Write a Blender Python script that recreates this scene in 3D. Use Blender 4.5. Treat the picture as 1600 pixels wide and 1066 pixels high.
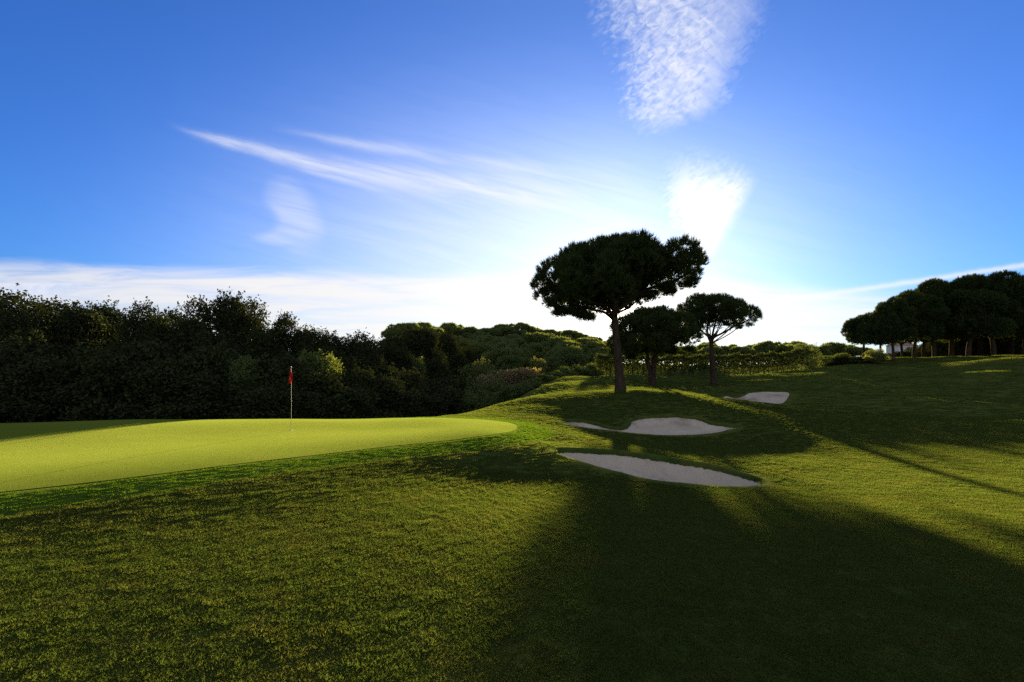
import bpy, math, random
import numpy as np
from mathutils import Vector, Matrix
from mathutils import geometry as mgeo

for _o in list(bpy.data.objects):
    bpy.data.objects.remove(_o)
sc = bpy.context.scene
COL = sc.collection

# ------------------------------------------------------------------ camera
F, CX, HOR = 800.0, 800.0, 575.0        # pixels of a 1600 wide picture
ZC = 2.4                                # eye height of the photographer
cd = bpy.data.cameras.new('camera')
cam = bpy.data.objects.new('camera', cd)
COL.objects.link(cam)
cam.location = (0, 0, ZC)
cam.rotation_euler = (math.pi / 2, 0, 0)
cd.sensor_width = 36
cd.lens = 18
cd.shift_y = (HOR - 533) / 1600
cd.clip_start, cd.clip_end = 0.05, 9000
sc.camera = cam

SUN_AZ = math.atan((968 - CX) / F)
SUN_EL = math.atan((HOR - 488) / F * math.cos(SUN_AZ))
SUN_DIR = Vector((math.sin(SUN_AZ) * math.cos(SUN_EL), math.cos(SUN_AZ) * math.cos(SUN_EL), math.sin(SUN_EL)))

sc.view_settings.view_transform = 'Standard'
sc.view_settings.look = 'None'
sc.view_settings.gamma = 1
sc.view_settings.exposure = 3.0
sc.cycles.use_denoising = False
sc.cycles.max_bounces = 8
sc.cycles.diffuse_bounces = 3
sc.cycles.transmission_bounces = 4
sc.cycles.volume_bounces = 0
sc.cycles.sample_clamp_indirect = 4

# ------------------------------------------------------------------ node helpers
class X:
    """A socket with arithmetic."""
    nt = None
    def __init__(s, sock): s.s = sock
    @staticmethod
    def m(op, *a, clamp=False):
        n = X.nt.nodes.new('ShaderNodeMath'); n.operation = op; n.use_clamp = clamp
        for i, v in enumerate(a):
            if isinstance(v, X): X.nt.links.new(v.s, n.inputs[i])
            else: n.inputs[i].default_value = v
        return X(n.outputs[0])
    def __add__(s, o): return X.m('ADD', s, o)
    __radd__ = __add__
    def __sub__(s, o): return X.m('SUBTRACT', s, o)
    def __rsub__(s, o): return X.m('SUBTRACT', o, s)
    def __mul__(s, o): return X.m('MULTIPLY', s, o)
    __rmul__ = __mul__
    def __truediv__(s, o): return X.m('DIVIDE', s, o)
def xabs(a): return X.m('ABSOLUTE', a)
def xexp(a): return X.m('EXPONENT', a)
def xmax(a, b): return X.m('MAXIMUM', a, b)
def xmin(a, b): return X.m('MINIMUM', a, b)
def xsqrt(a): return X.m('SQRT', a)
def step(x, e0, e1, v0=0.0, v1=1.0):
    n = X.nt.nodes.new('ShaderNodeMapRange'); n.interpolation_type = 'SMOOTHSTEP'
    X.nt.links.new(x.s, n.inputs[0])
    if e0 > e1: e0, e1, v0, v1 = e1, e0, v1, v0
    n.inputs[1].default_value, n.inputs[2].default_value = e0, e1
    n.inputs[3].default_value, n.inputs[4].default_value = v0, v1
    return X(n.outputs[0])
def comb(x, y, z=0.0):
    n = X.nt.nodes.new('ShaderNodeCombineXYZ')
    for i, v in enumerate((x, y, z)):
        if isinstance(v, X): X.nt.links.new(v.s, n.inputs[i])
        else: n.inputs[i].default_value = v
    return X(n.outputs[0])
def noise(vec, scale=1.0, detail=4.0, rough=0.55, dist=0.0):
    n = X.nt.nodes.new('ShaderNodeTexNoise')
    if vec is not None: X.nt.links.new(vec.s, n.inputs['Vector'])
    n.inputs['Scale'].default_value = scale
    n.inputs['Detail'].default_value = detail
    n.inputs['Roughness'].default_value = rough
    n.inputs['Distortion'].default_value = dist
    return X(n.outputs[0])
def mixc(f, a, b):
    n = X.nt.nodes.new('ShaderNodeMix'); n.data_type = 'RGBA'
    for i, v in ((0, f), (6, a), (7, b)):
        if isinstance(v, X): X.nt.links.new(v.s, n.inputs[i])
        elif i == 0: n.inputs[0].default_value = v
        else: n.inputs[i].default_value = (*v, 1)
    return X(n.outputs[2])
def vmul(a, col):
    n = X.nt.nodes.new('ShaderNodeVectorMath'); n.operation = 'MULTIPLY'
    X.nt.links.new(a.s, n.inputs[0])
    if isinstance(col, X): X.nt.links.new(col.s, n.inputs[1])
    else: n.inputs[1].default_value = col
    return X(n.outputs[0])
def vadd(a, b):
    n = X.nt.nodes.new('ShaderNodeVectorMath'); n.operation = 'ADD'
    X.nt.links.new(a.s, n.inputs[0]); X.nt.links.new(b.s, n.inputs[1])
    return X(n.outputs[0])

# ------------------------------------------------------------------ sky
world = bpy.data.worlds.new('World')
sc.world = world
world.use_nodes = True
nt = world.node_tree
X.nt = nt
bg = nt.nodes['Background']
sky = nt.nodes.new('ShaderNodeTexSky')
sky.sky_type = 'NISHITA'
sky.sun_disc = False
sky.sun_elevation = SUN_EL
sky.sun_rotation = SUN_AZ
sky.air_density, sky.dust_density, sky.ozone_density = 1.0, 0.5, 3.0
SKY = 0.05
bg.inputs[1].default_value = SKY
U = 1.0 / (SKY * 2 ** sc.view_settings.exposure)      # sky value that renders as white
tc = nt.nodes.new('ShaderNodeTexCoord')
sep = nt.nodes.new('ShaderNodeSeparateXYZ')
nt.links.new(tc.outputs['Generated'], sep.inputs[0])
dx, dy, dz = (X(sep.outputs[i]) for i in range(3))
front = step(dy, 0.05, 0.2)
iy = xmax(dy, 0.05)
# direction as a point on a far wall to the north, one unit = 1/8 of its distance
a = dx / iy * 8.0 + 8.0
b = 5.75 - dz / iy * 8.0
nlow = noise(comb(a, b), 0.9, 5, 0.6)
nfine = noise(comb(a, b), 5.0, 5, 0.6)
streak = noise(comb(a * 0.5, b * 5.0), 1.2, 6, 0.6, 0.6)
streak2 = noise(comb(a * 0.33 + b * 0.1, b * 3.6 - a * 0.95), 1.6, 6, 0.62, 0.4)
ripple = noise(comb(a * 2.2 - b * 1.6, b * 4.4 + a * 3.3), 2.2, 5, 0.56, 0.8)
ripple2 = noise(comb(a * 1.0 + b * 1.2, b * 3.0 - a * 2.4), 1.0, 6, 0.62, 0.8)

# cirrus fan, upper part
hw = 1.24 - b * 0.28
d = xabs(a + (-10.62) - b * 0.02 + (nlow - 0.5) * 0.9 + (ripple - 0.5) * 0.9) / hw
mA = step(d, 1.2, 0.30) * step(b + (a - 10.5) * 0.28 + (nfine - 0.5) * 0.35, 2.08, 1.7)
mA = mA * xmin((step(ripple, 0.12, 0.86) * 0.66 + step(ripple2, 0.2, 0.85) * 0.56), 1.0) * step(b, -2.5, 1.4, 0.5, 1.0)
# cirrus fan, lower part
e = (b - 2.8)
right_edge = 11.86 - xmax(e, 0.0) * 0.42 - e * e * 0.11 - xmax(e * -1.0, 0.0) * 0.5
left_edge = 10.42 + (ripple - 0.5) * 0.9 + xmax(b - 3.2, 0.0) * 0.35
mB = step(a - right_edge + (nfine - 0.5) * 0.1, 0.05, -0.35) * step(a - left_edge, -0.1, 0.35)
mB = mB * step(b - (a - 10.45) * 0.2 + (ripple - 0.5) * 0.4, 2.1, 3.0) * step(b, 5.3, 4.6)
mB = mB * (step(ripple, 0.2, 0.6) * 0.45 + step(b, 2.3, 3.3) * 0.55)
# long feathered streaks on the left
def streak_line(a0, b0, s1, s2, t0, t1, af, ae, amt):
    q = a - a0
    bc = b0 + q * s1 + q * q * s2
    t = xmax(t0 + q * t1, 0.03)
    r = (b - bc + (nlow - 0.5) * 0.16) / t
    g = xexp(r * r * -1.0)
    return g * step(a, a0 - 0.2, af) * step(a, ae + 1.5, ae - 1.2) * (step(streak2, 0.25, 0.7) * 0.8 + 0.2) * amt
mC = xmax(streak_line(2.7, 1.98, 0.30, -0.020, 0.05, 0.033, 3.6, 9.3, 0.75),
          xmax(streak_line(4.3, 2.02, 0.185, -0.006, 0.04, 0.03, 5.6, 9.3, 0.38),
               streak_line(4.2, 2.5, 0.27, 0.0, 0.03, 0.03, 5.2, 6.2, 0.42)))
# comma shaped wisp
def blob(ca, cb, ra, rb, ang):
    co, si = math.cos(ang), math.sin(ang)
    p = (a - ca) * co + (b - cb) * si
    q = (b - cb) * co - (a - ca) * si
    p, q = p * (1 / ra), q * (1 / rb)
    return p * p + q * q
wob = (nlow - 0.5) * 0.8
mD = xmax(step(blob(4.60, 3.40, 0.66, 0.42, 1.05) + wob, 1.35, 0.0), step(blob(4.45, 3.70, 0.58, 0.17, 0.02) + wob, 1.2, 0.1))
mD = mD * step(blob(3.98, 3.40, 0.34, 0.24, 0.3), 0.3, 1.8) * (step(streak2, 0.2, 0.8) * 0.42 + 0.18)
# pale cloud bank along the horizon
top = b - 4.02 - xmin(a, 6.0) * 0.03 + (streak - 0.5) * 0.22 - step(a, 9.5, 14.0) * 0.30
mE = step(top, -0.03, 0.30) * (step(streak, 0.28, 0.62) * 0.42 + 0.5) * step(a, 11.5, 15.5, 1.0, 0.66)
mE = mE * step(a, -3.0, 4.5, 0.62, 0.95)
mE = mE * step(b, 5.7, 5.2, 0.75, 1.0)
r = (b - (4.74 - (a - 12.0) * 0.148) + (nfine - 0.5) * 0.05) * (1 / 0.045)
mF = xexp(r * r * -1.0) * step(a, 11.4, 13.6) * 0.6
# thin veil round the sun
ra, rb = (a - 8.5) * (1 / 4.2), (b - 4.3) * (1 / 2.0)
mV = xexp((ra * ra + rb * rb) * -1.0) * (streak2 * 0.5 + 0.45)

skyc = vmul(X(sky.outputs[0]), (0.165, 0.35, 0.72))
keep = lambda m: xmin(xmax(m * front, 0.0), 1.0)
def cl(m, c): return keep(m), tuple(v * U for v in c)
for m, c in ((mV * 0.95, (0.95, 0.97, 1.02)), (mE, (0.97, 0.92, 0.86)), (mC, (0.86, 0.88, 0.98)), (mD, (0.74, 0.80, 0.93)),
             (mA, (0.82, 0.85, 0.97)), (mB, (1.1, 1.08, 1.05)), (mF, (0.95, 0.92, 0.9))):
    f, colr = cl(m, c)
    skyc = mixc(f, skyc, colr)
# whitish cirrus added out of view, overhead and behind, as neutral fill light
mFill = xmax(step(dz, 0.56, 0.80) * 0.75, step(dy, 0.38, -0.2) * 1.3) * (noise(X(tc.outputs['Generated']), 3.0, 5, 0.6) * 0.46 + 0.10)
skyc = mixc(xmin(mFill, 1.0), skyc, (1.05 * U, 1.0 * U, 0.95 * U))
# aureole of the sun itself
dots = nt.nodes.new('ShaderNodeVectorMath'); dots.operation = 'DOT_PRODUCT'
nt.links.new(tc.outputs['Generated'], dots.inputs[0]); dots.inputs[1].default_value = SUN_DIR
ang = X.m('ARCCOSINE', xmin(X(dots.outputs['Value']), 1.0)) * (180 / math.pi)
glow = xexp(ang * ang * (-1 / 2.2)) * (5 * U) + xexp(ang * (-1 / 4.6)) * (0.72 * U)
gcol = vmul(comb(glow, glow, glow), (1.0, 0.89, 0.70))
wide = xexp(ang * (-1 / 15.0)) * (0.34 * U)
skyc = vadd(vadd(skyc, gcol), vmul(comb(wide, wide, wide), (0.93, 0.97, 1.0)))
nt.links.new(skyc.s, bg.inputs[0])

# ------------------------------------------------------------------ sun
sl = bpy.data.lights.new('sun', 'SUN')
sl.energy = 5.0
sl.angle = math.radians(0.9)
sl.color = (1.0, 0.82, 0.48)
sun = bpy.data.objects.new('sun', sl)
COL.objects.link(sun)
sun.rotation_euler = SUN_DIR.to_track_quat('Z', 'Y').to_euler()

# ------------------------------------------------------------------ object helpers
def W(px, py, Y):
    """Point seen at pixel (px, py) of the photograph, Y metres ahead."""
    return np.array(((px - CX) / F * Y, Y, ZC + (HOR - py) / F * Y))
def mesh(name, V, Fc, mat=None, parent=None, smooth=False):
    """V: (n,3) array; Fc: (m,k) index array or a list of index lists."""
    me = bpy.data.meshes.new(name)
    if isinstance(Fc, np.ndarray):
        n, k = Fc.shape
        me.vertices.add(len(V)); me.vertices.foreach_set('co', np.asarray(V, dtype=np.float32).ravel())
        me.loops.add(n * k); me.loops.foreach_set('vertex_index', Fc.astype(np.int32).ravel())
        me.polygons.add(n)
        me.polygons.foreach_set('loop_start', np.arange(0, n * k, k, dtype=np.int32))
        me.polygons.foreach_set('use_smooth', np.full(n, smooth))
        me.update(calc_edges=True)
    else:
        me.from_pydata([tuple(map(float, v)) for v in V], [], [tuple(map(int, f)) for f in Fc])
        for p in me.polygons: p.use_smooth = smooth
    if mat: me.materials.append(mat)
    o = bpy.data.objects.new(name, me)
    COL.objects.link(o)
    if parent: o.parent = parent
    return o
def tag(o, label=None, cat=None, group=None, kind=None):
    if label: o['label'] = label
    if cat: o['category'] = cat
    if group: o['group'] = group
    if kind: o['kind'] = kind
    return o
def thing(name, label, cat, loc=(0, 0, 0), rz=0.0, group=None):
    o = bpy.data.objects.new(name, None)
    COL.objects.link(o)
    o.location = [float(v) for v in loc]; o.rotation_euler = (0, 0, rz)
    return tag(o, label, cat, group)
def copy_tree(root, loc, rz=0.0, scale=(1, 1, 1), label=None):
    c = root.copy(); COL.objects.link(c)
    c.location = [float(v) for v in loc]; c.rotation_euler = (0, 0, rz); c.scale = scale
    if label: c['label'] = label
    for ch in root.children:
        k = ch.copy(); COL.objects.link(k); k.parent = c
        for g in ch.children:
            h = g.copy(); COL.objects.link(h); h.parent = k
    return c

# ------------------------------------------------------------------ materials
def material(name):
    m = bpy.data.materials.new(name); m.use_nodes = True
    X.nt = m.node_tree
    return m, m.node_tree.nodes['Principled BSDF'], m.node_tree.nodes['Material Output']
def inp(p, key, v):
    if isinstance(v, X): X.nt.links.new(v.s, p.inputs[key])
    else: p.inputs[key].default_value = v if not isinstance(v, tuple) else (*v, 1)
def position():
    return X(X.nt.nodes.new('ShaderNodeNewGeometry').outputs['Position'])
def island():
    return X(X.nt.nodes.new('ShaderNodeNewGeometry').outputs['Random Per Island'])
def obrand():
    return X(X.nt.nodes.new('ShaderNodeObjectInfo').outputs['Random'])
def bump(p, h, strength, dist):
    n = X.nt.nodes.new('ShaderNodeBump')
    n.inputs['Strength'].default_value = strength; n.inputs['Distance'].default_value = dist
    X.nt.links.new(h.s, n.inputs['Height']); X.nt.links.new(n.outputs[0], p.inputs['Normal'])
def attr(name):
    n = X.nt.nodes.new('ShaderNodeAttribute'); n.attribute_name = name
    return X(n.outputs['Fac'])
def leaf_mat(name, c0, c1, trans=0.35, rough=0.6, hue=None, spec=0.0):
    m, p, out = material(name)
    k = island()
    c = mixc(k, c0, c1)
    if hue: c = mixc(X.m('MULTIPLY', obrand(), 0.8), c, hue)
    inp(p, 'Base Color', c); inp(p, 'Roughness', rough); inp(p, 'Specular IOR Level', spec)
    t = X.nt.nodes.new('ShaderNodeBsdfTranslucent')
    X.nt.links.new(vmul(c, (1.7, 1.5, 0.6)).s, t.inputs[0])
    mx = X.nt.nodes.new('ShaderNodeMixShader'); mx.inputs[0].default_value = trans
    X.nt.links.new(p.outputs[0], mx.inputs[1]); X.nt.links.new(t.outputs[0], mx.inputs[2])
    X.nt.links.new(mx.outputs[0], out.inputs[0])
    return m
M = {}
M['pine'] = leaf_mat('pine needles', (0.026, 0.040, 0.012), (0.048, 0.066, 0.020), 0.10)
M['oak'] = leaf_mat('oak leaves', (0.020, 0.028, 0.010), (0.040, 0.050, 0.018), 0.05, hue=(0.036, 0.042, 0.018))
M['shrub'] = leaf_mat('shrub leaves', (0.065, 0.090, 0.024), (0.115, 0.140, 0.044), 0.18, hue=(0.08, 0.11, 0.036))
M['lightshrub'] = leaf_mat('pale shrub leaves', (0.09, 0.11, 0.030), (0.15, 0.165, 0.055), 0.24)
M['hedge'] = leaf_mat('hedge leaves', (0.035, 0.05, 0.016), (0.065, 0.08, 0.026), 0.14)
M['reed'] = leaf_mat('dry reed', (0.16, 0.13, 0.07), (0.26, 0.21, 0.12), 0.40)
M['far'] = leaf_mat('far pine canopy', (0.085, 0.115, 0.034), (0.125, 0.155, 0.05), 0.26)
def bark(name, c0, c1):
    m, p, out = material(name)
    P = position()
    n = noise(vmul(P, (6.0, 6.0, 1.6)), 2.0, 6, 0.65, 0.8)
    inp(p, 'Base Color', mixc(step(n, 0.3, 0.7), c0, c1)); inp(p, 'Roughness', 0.9); inp(p, 'Specular IOR Level', 0.0)
    bump(p, n, 0.8, 0.06)
    return m
M['bark'] = bark('pine bark', (0.028, 0.019, 0.012), (0.085, 0.058, 0.038))
M['oakbark'] = bark('oak bark', (0.05, 0.045, 0.04), (0.12, 0.11, 0.10))

def grass_color(P, rough_amt):
    n1 = noise(P, 0.45, 5, 0.6)
    n2 = noise(P, 2.2, 6, 0.65)
    n3 = noise(P, 17.0, 4, 0.7)
    c = mixc(step(n1 + (n2 - 0.5) * 0.7, 0.35, 0.68), (0.032, 0.055, 0.011), (0.064, 0.078, 0.016))
    c = mixc(step(n2 + (n3 - 0.5) * 0.5, 0.52, 0.78) * rough_amt, c, (0.090, 0.078, 0.016))
    return c, n1, n2, n3
m, p, out = material('mown grass ground')
P = position()
fine = attr('collar')
c, n1, n2, n3 = grass_color(P, 0.55)
c = mixc(fine * 0.75, c, (0.036, 0.075, 0.006))
inp(p, 'Base Color', c); inp(p, 'Roughness', 0.7); inp(p, 'Specular IOR Level', 0.0)
inp(p, 'Sheen Weight', 0.04); inp(p, 'Sheen Roughness', 0.45); inp(p, 'Sheen Tint', (0.75, 0.72, 0.18))
bump(p, n2 * 0.6 + n3 * 0.4 + noise(P, 60, 2, 0.6) * 0.25, 0.4, 0.04)
M['ground'] = m
m, p, out = material('putting green')
P = position()
g1 = noise(vmul(P, (0.35, 1.0, 1.0)), 0.9, 5, 0.6)
g2 = noise(P, 28, 3, 0.6)
c = mixc(step(g1, 0.3, 0.7), (0.064, 0.092, 0.009), (0.090, 0.110, 0.013))
c = mixc(step(g2, 0.55, 0.8) * 0.35, c, (0.085, 0.078, 0.014))
inp(p, 'Base Color', c); inp(p, 'Roughness', 0.7); inp(p, 'Specular IOR Level', 0.0)
inp(p, 'Sheen Weight', 0.06); inp(p, 'Sheen Roughness', 0.4); inp(p, 'Sheen Tint', (0.72, 0.85, 0.14))
bump(p, g2 * 0.5 + noise(P, 120, 2, 0.6) * 0.5, 0.35, 0.012)
M['green'] = m
m, p, out = material('bunker sand')
P = position()
s1 = noise(P, 3.0, 5, 0.6); s2 = noise(P, 26, 4, 0.65)
rake = noise(vmul(P, (2.0, 14.0, 1.0)), 1.6, 3, 0.5, 0.6)
s0 = noise(P, 0.55, 3, 0.5)
c = mixc(s1, (0.36, 0.305, 0.215), (0.52, 0.445, 0.325))
c = mixc(step(s0 + (s1 - 0.5) * 0.4, 0.5, 0.68) * 0.8, c, (0.23, 0.185, 0.12))
c = mixc(step(s2, 0.6, 0.75) * 0.35, c, (0.28, 0.22, 0.14))
inp(p, 'Base Color', c); inp(p, 'Roughness', 0.95); inp(p, 'Specular IOR Level', 0.0)
bump(p, s1 * 0.5 + s2 * 0.35 + rake * 0.5, 0.8, 0.06)
M['sand'] = m
m, p, out = material('grass blades')
k = island(); q = obrand()
P = position()
pn = noise(P, 0.9, 4, 0.6)
c = mixc(k, (0.034, 0.056, 0.012), (0.068, 0.090, 0.020))
c = mixc(step(pn + (q - 0.5) * 0.35, 0.46, 0.74) * 0.38, c, (0.092, 0.086, 0.026))
inp(p, 'Base Color', c); inp(p, 'Roughness', 0.6); inp(p, 'Specular IOR Level', 0.0)
t = X.nt.nodes.new('ShaderNodeBsdfTranslucent'); X.nt.links.new(vmul(c, (1.6, 1.45, 0.75)).s, t.inputs[0])
mx = X.nt.nodes.new('ShaderNodeMixShader'); mx.inputs[0].default_value = 0.42
X.nt.links.new(p.outputs[0], mx.inputs[1]); X.nt.links.new(t.outputs[0], mx.inputs[2]); X.nt.links.new(mx.outputs[0], out.inputs[0])
M['blade'] = m
m, p, out = material('fringe blades')
k = island()
c = mixc(k, (0.034, 0.072, 0.006), (0.064, 0.112, 0.012))
inp(p, 'Base Color', c); inp(p, 'Roughness', 0.6); inp(p, 'Specular IOR Level', 0.0)
t = X.nt.nodes.new('ShaderNodeBsdfTranslucent'); X.nt.links.new(vmul(c, (1.6, 1.45, 0.75)).s, t.inputs[0])
mx = X.nt.nodes.new('ShaderNodeMixShader'); mx.inputs[0].default_value = 0.42
X.nt.links.new(p.outputs[0], mx.inputs[1]); X.nt.links.new(t.outputs[0], mx.inputs[2]); X.nt.links.new(mx.outputs[0], out.inputs[0])
M['fringe'] = m
def plain(name, col, rough=0.5, metal=0.0, var=0.15):
    m, p, out = material(name)
    n = noise(position(), 30, 3, 0.6)
    inp(p, 'Base Color', mixc(n, tuple(v * (1 - var) for v in col), tuple(min(1, v * (1 + var)) for v in col)))
    inp(p, 'Roughness', rough); inp(p, 'Metallic', metal); inp(p, 'Specular IOR Level', 0.15)
    return m
M['pole'] = plain('yellowish fibreglass', (0.09, 0.08, 0.03), 0.6)
M['flag'] = leaf_mat('red flag cloth', (0.30, 0.014, 0.010), (0.34, 0.018, 0.012), 0.22)
M['white'] = plain('white cloth', (0.75, 0.72, 0.66), 0.7)
M['cup'] = plain('hole cup', (0.22, 0.22, 0.18), 0.8)
M['wall'] = plain('white plaster', (0.50, 0.48, 0.46), 0.8)
M['tile'] = plain('clay roof tiles', (0.30, 0.16, 0.10), 0.8)
M['glass'] = plain('dark window glass', (0.03, 0.035, 0.04), 0.1)

# ------------------------------------------------------------------ terrain heights
CTRL_PX = [  # px, py, distance ahead
    (800, 1066, 3.9), (0, 1066, 3.9), (1600, 1066, 3.95), (400, 1066, 3.9), (1200, 1066, 3.95),
    (800, 900, 5.75), (400, 900, 5.7), (0, 900, 5.6), (0, 820, 7.0), (400, 800, 7.9), (800, 800, 8.4), (690, 800, 8.15), (760, 768, 9.85), (820, 742, 11.4), (1200, 900, 6.1), (1600, 900, 6.2),
    (1200, 800, 9.3), (1600, 800, 9.8), (1000, 800, 9.0),
    (0, 770, 8.0), (200, 747, 9.07), (400, 722, 10.6), (600, 698, 12.7), (800, 678, 15.1),
    (0, 710, 11.5), (300, 690, 13.4), (455, 672, 16.1), (650, 670, 16.4), (800, 664, 17.6), (0, 663, 17.8), (200, 656, 19.3), (450, 655, 19.6), (650, 654.5, 19.7), (745, 654, 20.0),
    (800, 700, 13.2), (860, 690, 15.1), (850, 668, 18.3),
    (865, 703, 13.5), (960, 728, 12.5), (1060, 751, 12.1), (1190, 759, 12.0), (1240, 760, 12.1), (1020, 712, 14.1), (1120, 726, 14.0), (1000, 692, 17.8), (1100, 700, 17.2),
    (1300, 720, 16.4), (1600, 720, 16.8), (1300, 682, 22.6), (1600, 682, 23.6), (1450, 700, 19.5),
    (877, 656, 21.0), (950, 671, 19.6), (1060, 681, 20.0), (1155, 669, 22.4), (1220, 668, 22.6),
    (990, 655, 22.2), (1050, 648, 22.8), (1110, 655, 22.8),
    (1000, 611.5, 27.2), (940, 618, 26.6), (1050, 614, 27.2), (880, 631, 25.0), (820, 643, 23.0), (1100, 622, 28.4), (760, 650, 21.5),
    (970, 609.5, 30.5), (1020, 604, 46.0), (1115, 600, 50.0), (950, 601, 38.0), (1050, 609, 34.5),
    (880, 590, 46.0), (850, 603, 38.0), (800, 627, 29.0), (940, 588, 56.0), (1100, 588, 60.0), (1250, 583, 62.0),
    (1160, 629, 36.0), (1110, 623, 36.5), (1190, 613, 38.6), (1240, 620, 38.0), (1230, 607, 41.0), (1150, 612, 40.5), (1310, 600, 46.0), (1180, 601, 47.0),
    (1290, 668, 25.0), (1500, 662, 28.0), (1600, 650, 31.0), (1300, 640, 31.0), (1450, 630, 37.0),
    (1400, 607, 46.0), (1600, 600, 45.0), (1330, 577, 61.0), (1450, 567, 62.0), (1600, 556, 61.0), (1380, 571, 62.0), (1520, 590, 50.0),
    (1720, 550, 62.0), (1800, 640, 32.0), (1800, 720, 16.5), (-200, 720, 11.0), (-200, 800, 7.0), (-200, 668, 16.7),
]
CTRL_W = [  # x, y, z above eye level
    (-15, 26, -3.0), (-5, 27, -3.0), (-27, 26, -3.0), (-30, 40, -3.9), (-12, 40, -4.4), (-1.5, 42, -3.8), (-3, 34, -3.7), (-45, 30, -2.8), (-60, 60, -3.2), (-20, 60, -5.2), (-5, 55, -5.0), (1.5, 60, -3.2), (2, 72, -3.4),
    (24, 72, -1.0), (10, 75, -1.6), (42, 74, 0.8), (62, 74, 1.2), (60, 90, 1.2), (85, 70, 2.2), (45, 95, 0.0), (24, 95, -1.4), (0, 92, -2.0), (-40, 92, -2.0),
    (-40, 145, 5.6), (-12, 145, 5.9), (12, 145, 5.0), (30, 150, 1.6), (60, 155, -0.4), (110, 155, 0.6), (-90, 145, 4.0), (-60, 120, 1.5), (-10, 118, 1.6), (20, 118, 0.2),
    (0, 190, 4.0), (80, 200, 1.0), (-80, 200, 4.0), (180, 160, 2.0), (-180, 160, 2.0), (160, 60, 3.0), (-150, 40, -2.0), (150, 0, -1.5), (-150, -20, -2.4), (0, -25, -2.3), (-15, -8, -2.3), (15, -8, -2.5), (60, 10, -2.2), (-40, 5, -2.2), (0, -120, -2.3), (120, -100, -2.3), (-120, -120, -2.3), (60, 30, -1.6), (90, 40, 0.5),
    (-4.5, 0, -2.45), (4.5, 0, -2.5), (0, 300, 0.0), (200, 260, 0.0), (-200, 260, 0.0),
]
_pts = np.array([W(*q) for q in CTRL_PX] + [(x, y, z + ZC) for x, y, z in CTRL_W])
_c2 = _pts[:, :2] / 10.0
def _phi(r2): return 0.5 * r2 * np.log(r2 + 1e-9)
def _dist2(A, B): return ((A[:, None, :] - B[None, :, :]) ** 2).sum(2)
_n = len(_pts)
_A = np.zeros((_n + 3, _n + 3))
_A[:_n, :_n] = _phi(_dist2(_c2, _c2)) + np.eye(_n) * 0.0015
_A[:_n, _n] = 1; _A[:_n, _n + 1:] = _c2; _A[_n, :_n] = 1; _A[_n + 1:, :_n] = _c2.T
_w = np.linalg.solve(_A, np.concatenate([_pts[:, 2], np.zeros(3)]))
_rs = np.random.RandomState(5)
_waves = []
for lam, amp in ((6.0, 0.008), (3.2, 0.007), (1.7, 0.004), (0.9, 0.002)):
    for k in range(5):
        th = _rs.uniform(-1.2, 1.2) + math.pi / 2
        _waves.append((2 * math.pi / (lam * _rs.uniform(0.8, 1.25)) * np.array((math.cos(th), math.sin(th))), amp * 0.6, _rs.uniform(0, 6.28)))
_swell = []
for lam, amp in ((14.0, 0.11), (8.0, 0.085), (4.5, 0.05)):
    for k in range(4):
        th = _rs.uniform(-0.6, 0.6) + math.pi / 2
        _swell.append((2 * math.pi / (lam * _rs.uniform(0.8, 1.25)) * np.array((math.cos(th), math.sin(th))), amp * 0.6, _rs.uniform(0, 6.28)))
def base_height(x, y):
    x = np.asarray(x, float).ravel(); y = np.asarray(y, float).ravel()
    out = np.empty(len(x))
    for s in range(0, len(x), 20000):
        q = np.stack((x[s:s + 20000], y[s:s + 20000]), 1)
        r = np.hypot(q[:, 0], q[:, 1] - 60)
        k = np.clip((r - 170) / 150, 0, 1); k = k * k * (3 - 2 * k)
        qq = q / 10.0
        z = _phi(_dist2(qq, _c2)) @ _w[:_n] + _w[_n] + qq @ _w[_n + 1:]
        out[s:s + 20000] = z * (1 - k) + k * (ZC - 1.0)
    return out
def to_ground(px, py, zfun=None):
    """Where the ray through a pixel first meets the smooth terrain."""
    Y = np.concatenate([np.arange(2.5, 60, 0.02), np.arange(60, 200, 0.2)])
    x = (px - CX) / F * Y; z = ZC + (HOR - py) / F * Y
    h = base_height(x, Y)
    i = np.argmax(h >= z)
    return np.array((x[i], Y[i]))

def smooth_poly(pts, n=8):
    """Closed Catmull-Rom curve through the points."""
    P = np.asarray(pts, float); m = len(P); out = []
    for i in range(m):
        p0, p1, p2, p3 = P[i - 1], P[i], P[(i + 1) % m], P[(i + 2) % m]
        for t in np.arange(n) / n:
            out.append(0.5 * (2 * p1 + (p2 - p0) * t + (2 * p0 - 5 * p1 + 4 * p2 - p3) * t * t + (3 * p1 - p0 - 3 * p2 + p3) * t ** 3))
    return np.array(out)
def signed_dist(poly, x, y):
    """Distance to a polygon outline, positive inside; and the nearest outline point."""
    Pn = np.stack((x, y), 1); A = poly; B = np.roll(poly, -1, 0)
    best = np.full(len(Pn), 1e9); near = np.zeros_like(Pn); ins = np.zeros(len(Pn), bool)
    for p, q in zip(A, B):
        d = q - p
        t = np.clip(((Pn - p) @ d) / max(d @ d, 1e-12), 0, 1)
        c = p + t[:, None] * d
        dd = ((Pn - c) ** 2).sum(1)
        k = dd < best; best[k] = dd[k]; near[k] = c[k]
        if p[1] != q[1]:
            cr = ((p[1] > Pn[:, 1]) != (q[1] > Pn[:, 1])) & (Pn[:, 0] < (q[0] - p[0]) * (Pn[:, 1] - p[1]) / (q[1] - p[1]) + p[0])
            ins ^= cr
    return np.sqrt(best) * np.where(ins, 1, -1), near

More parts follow.
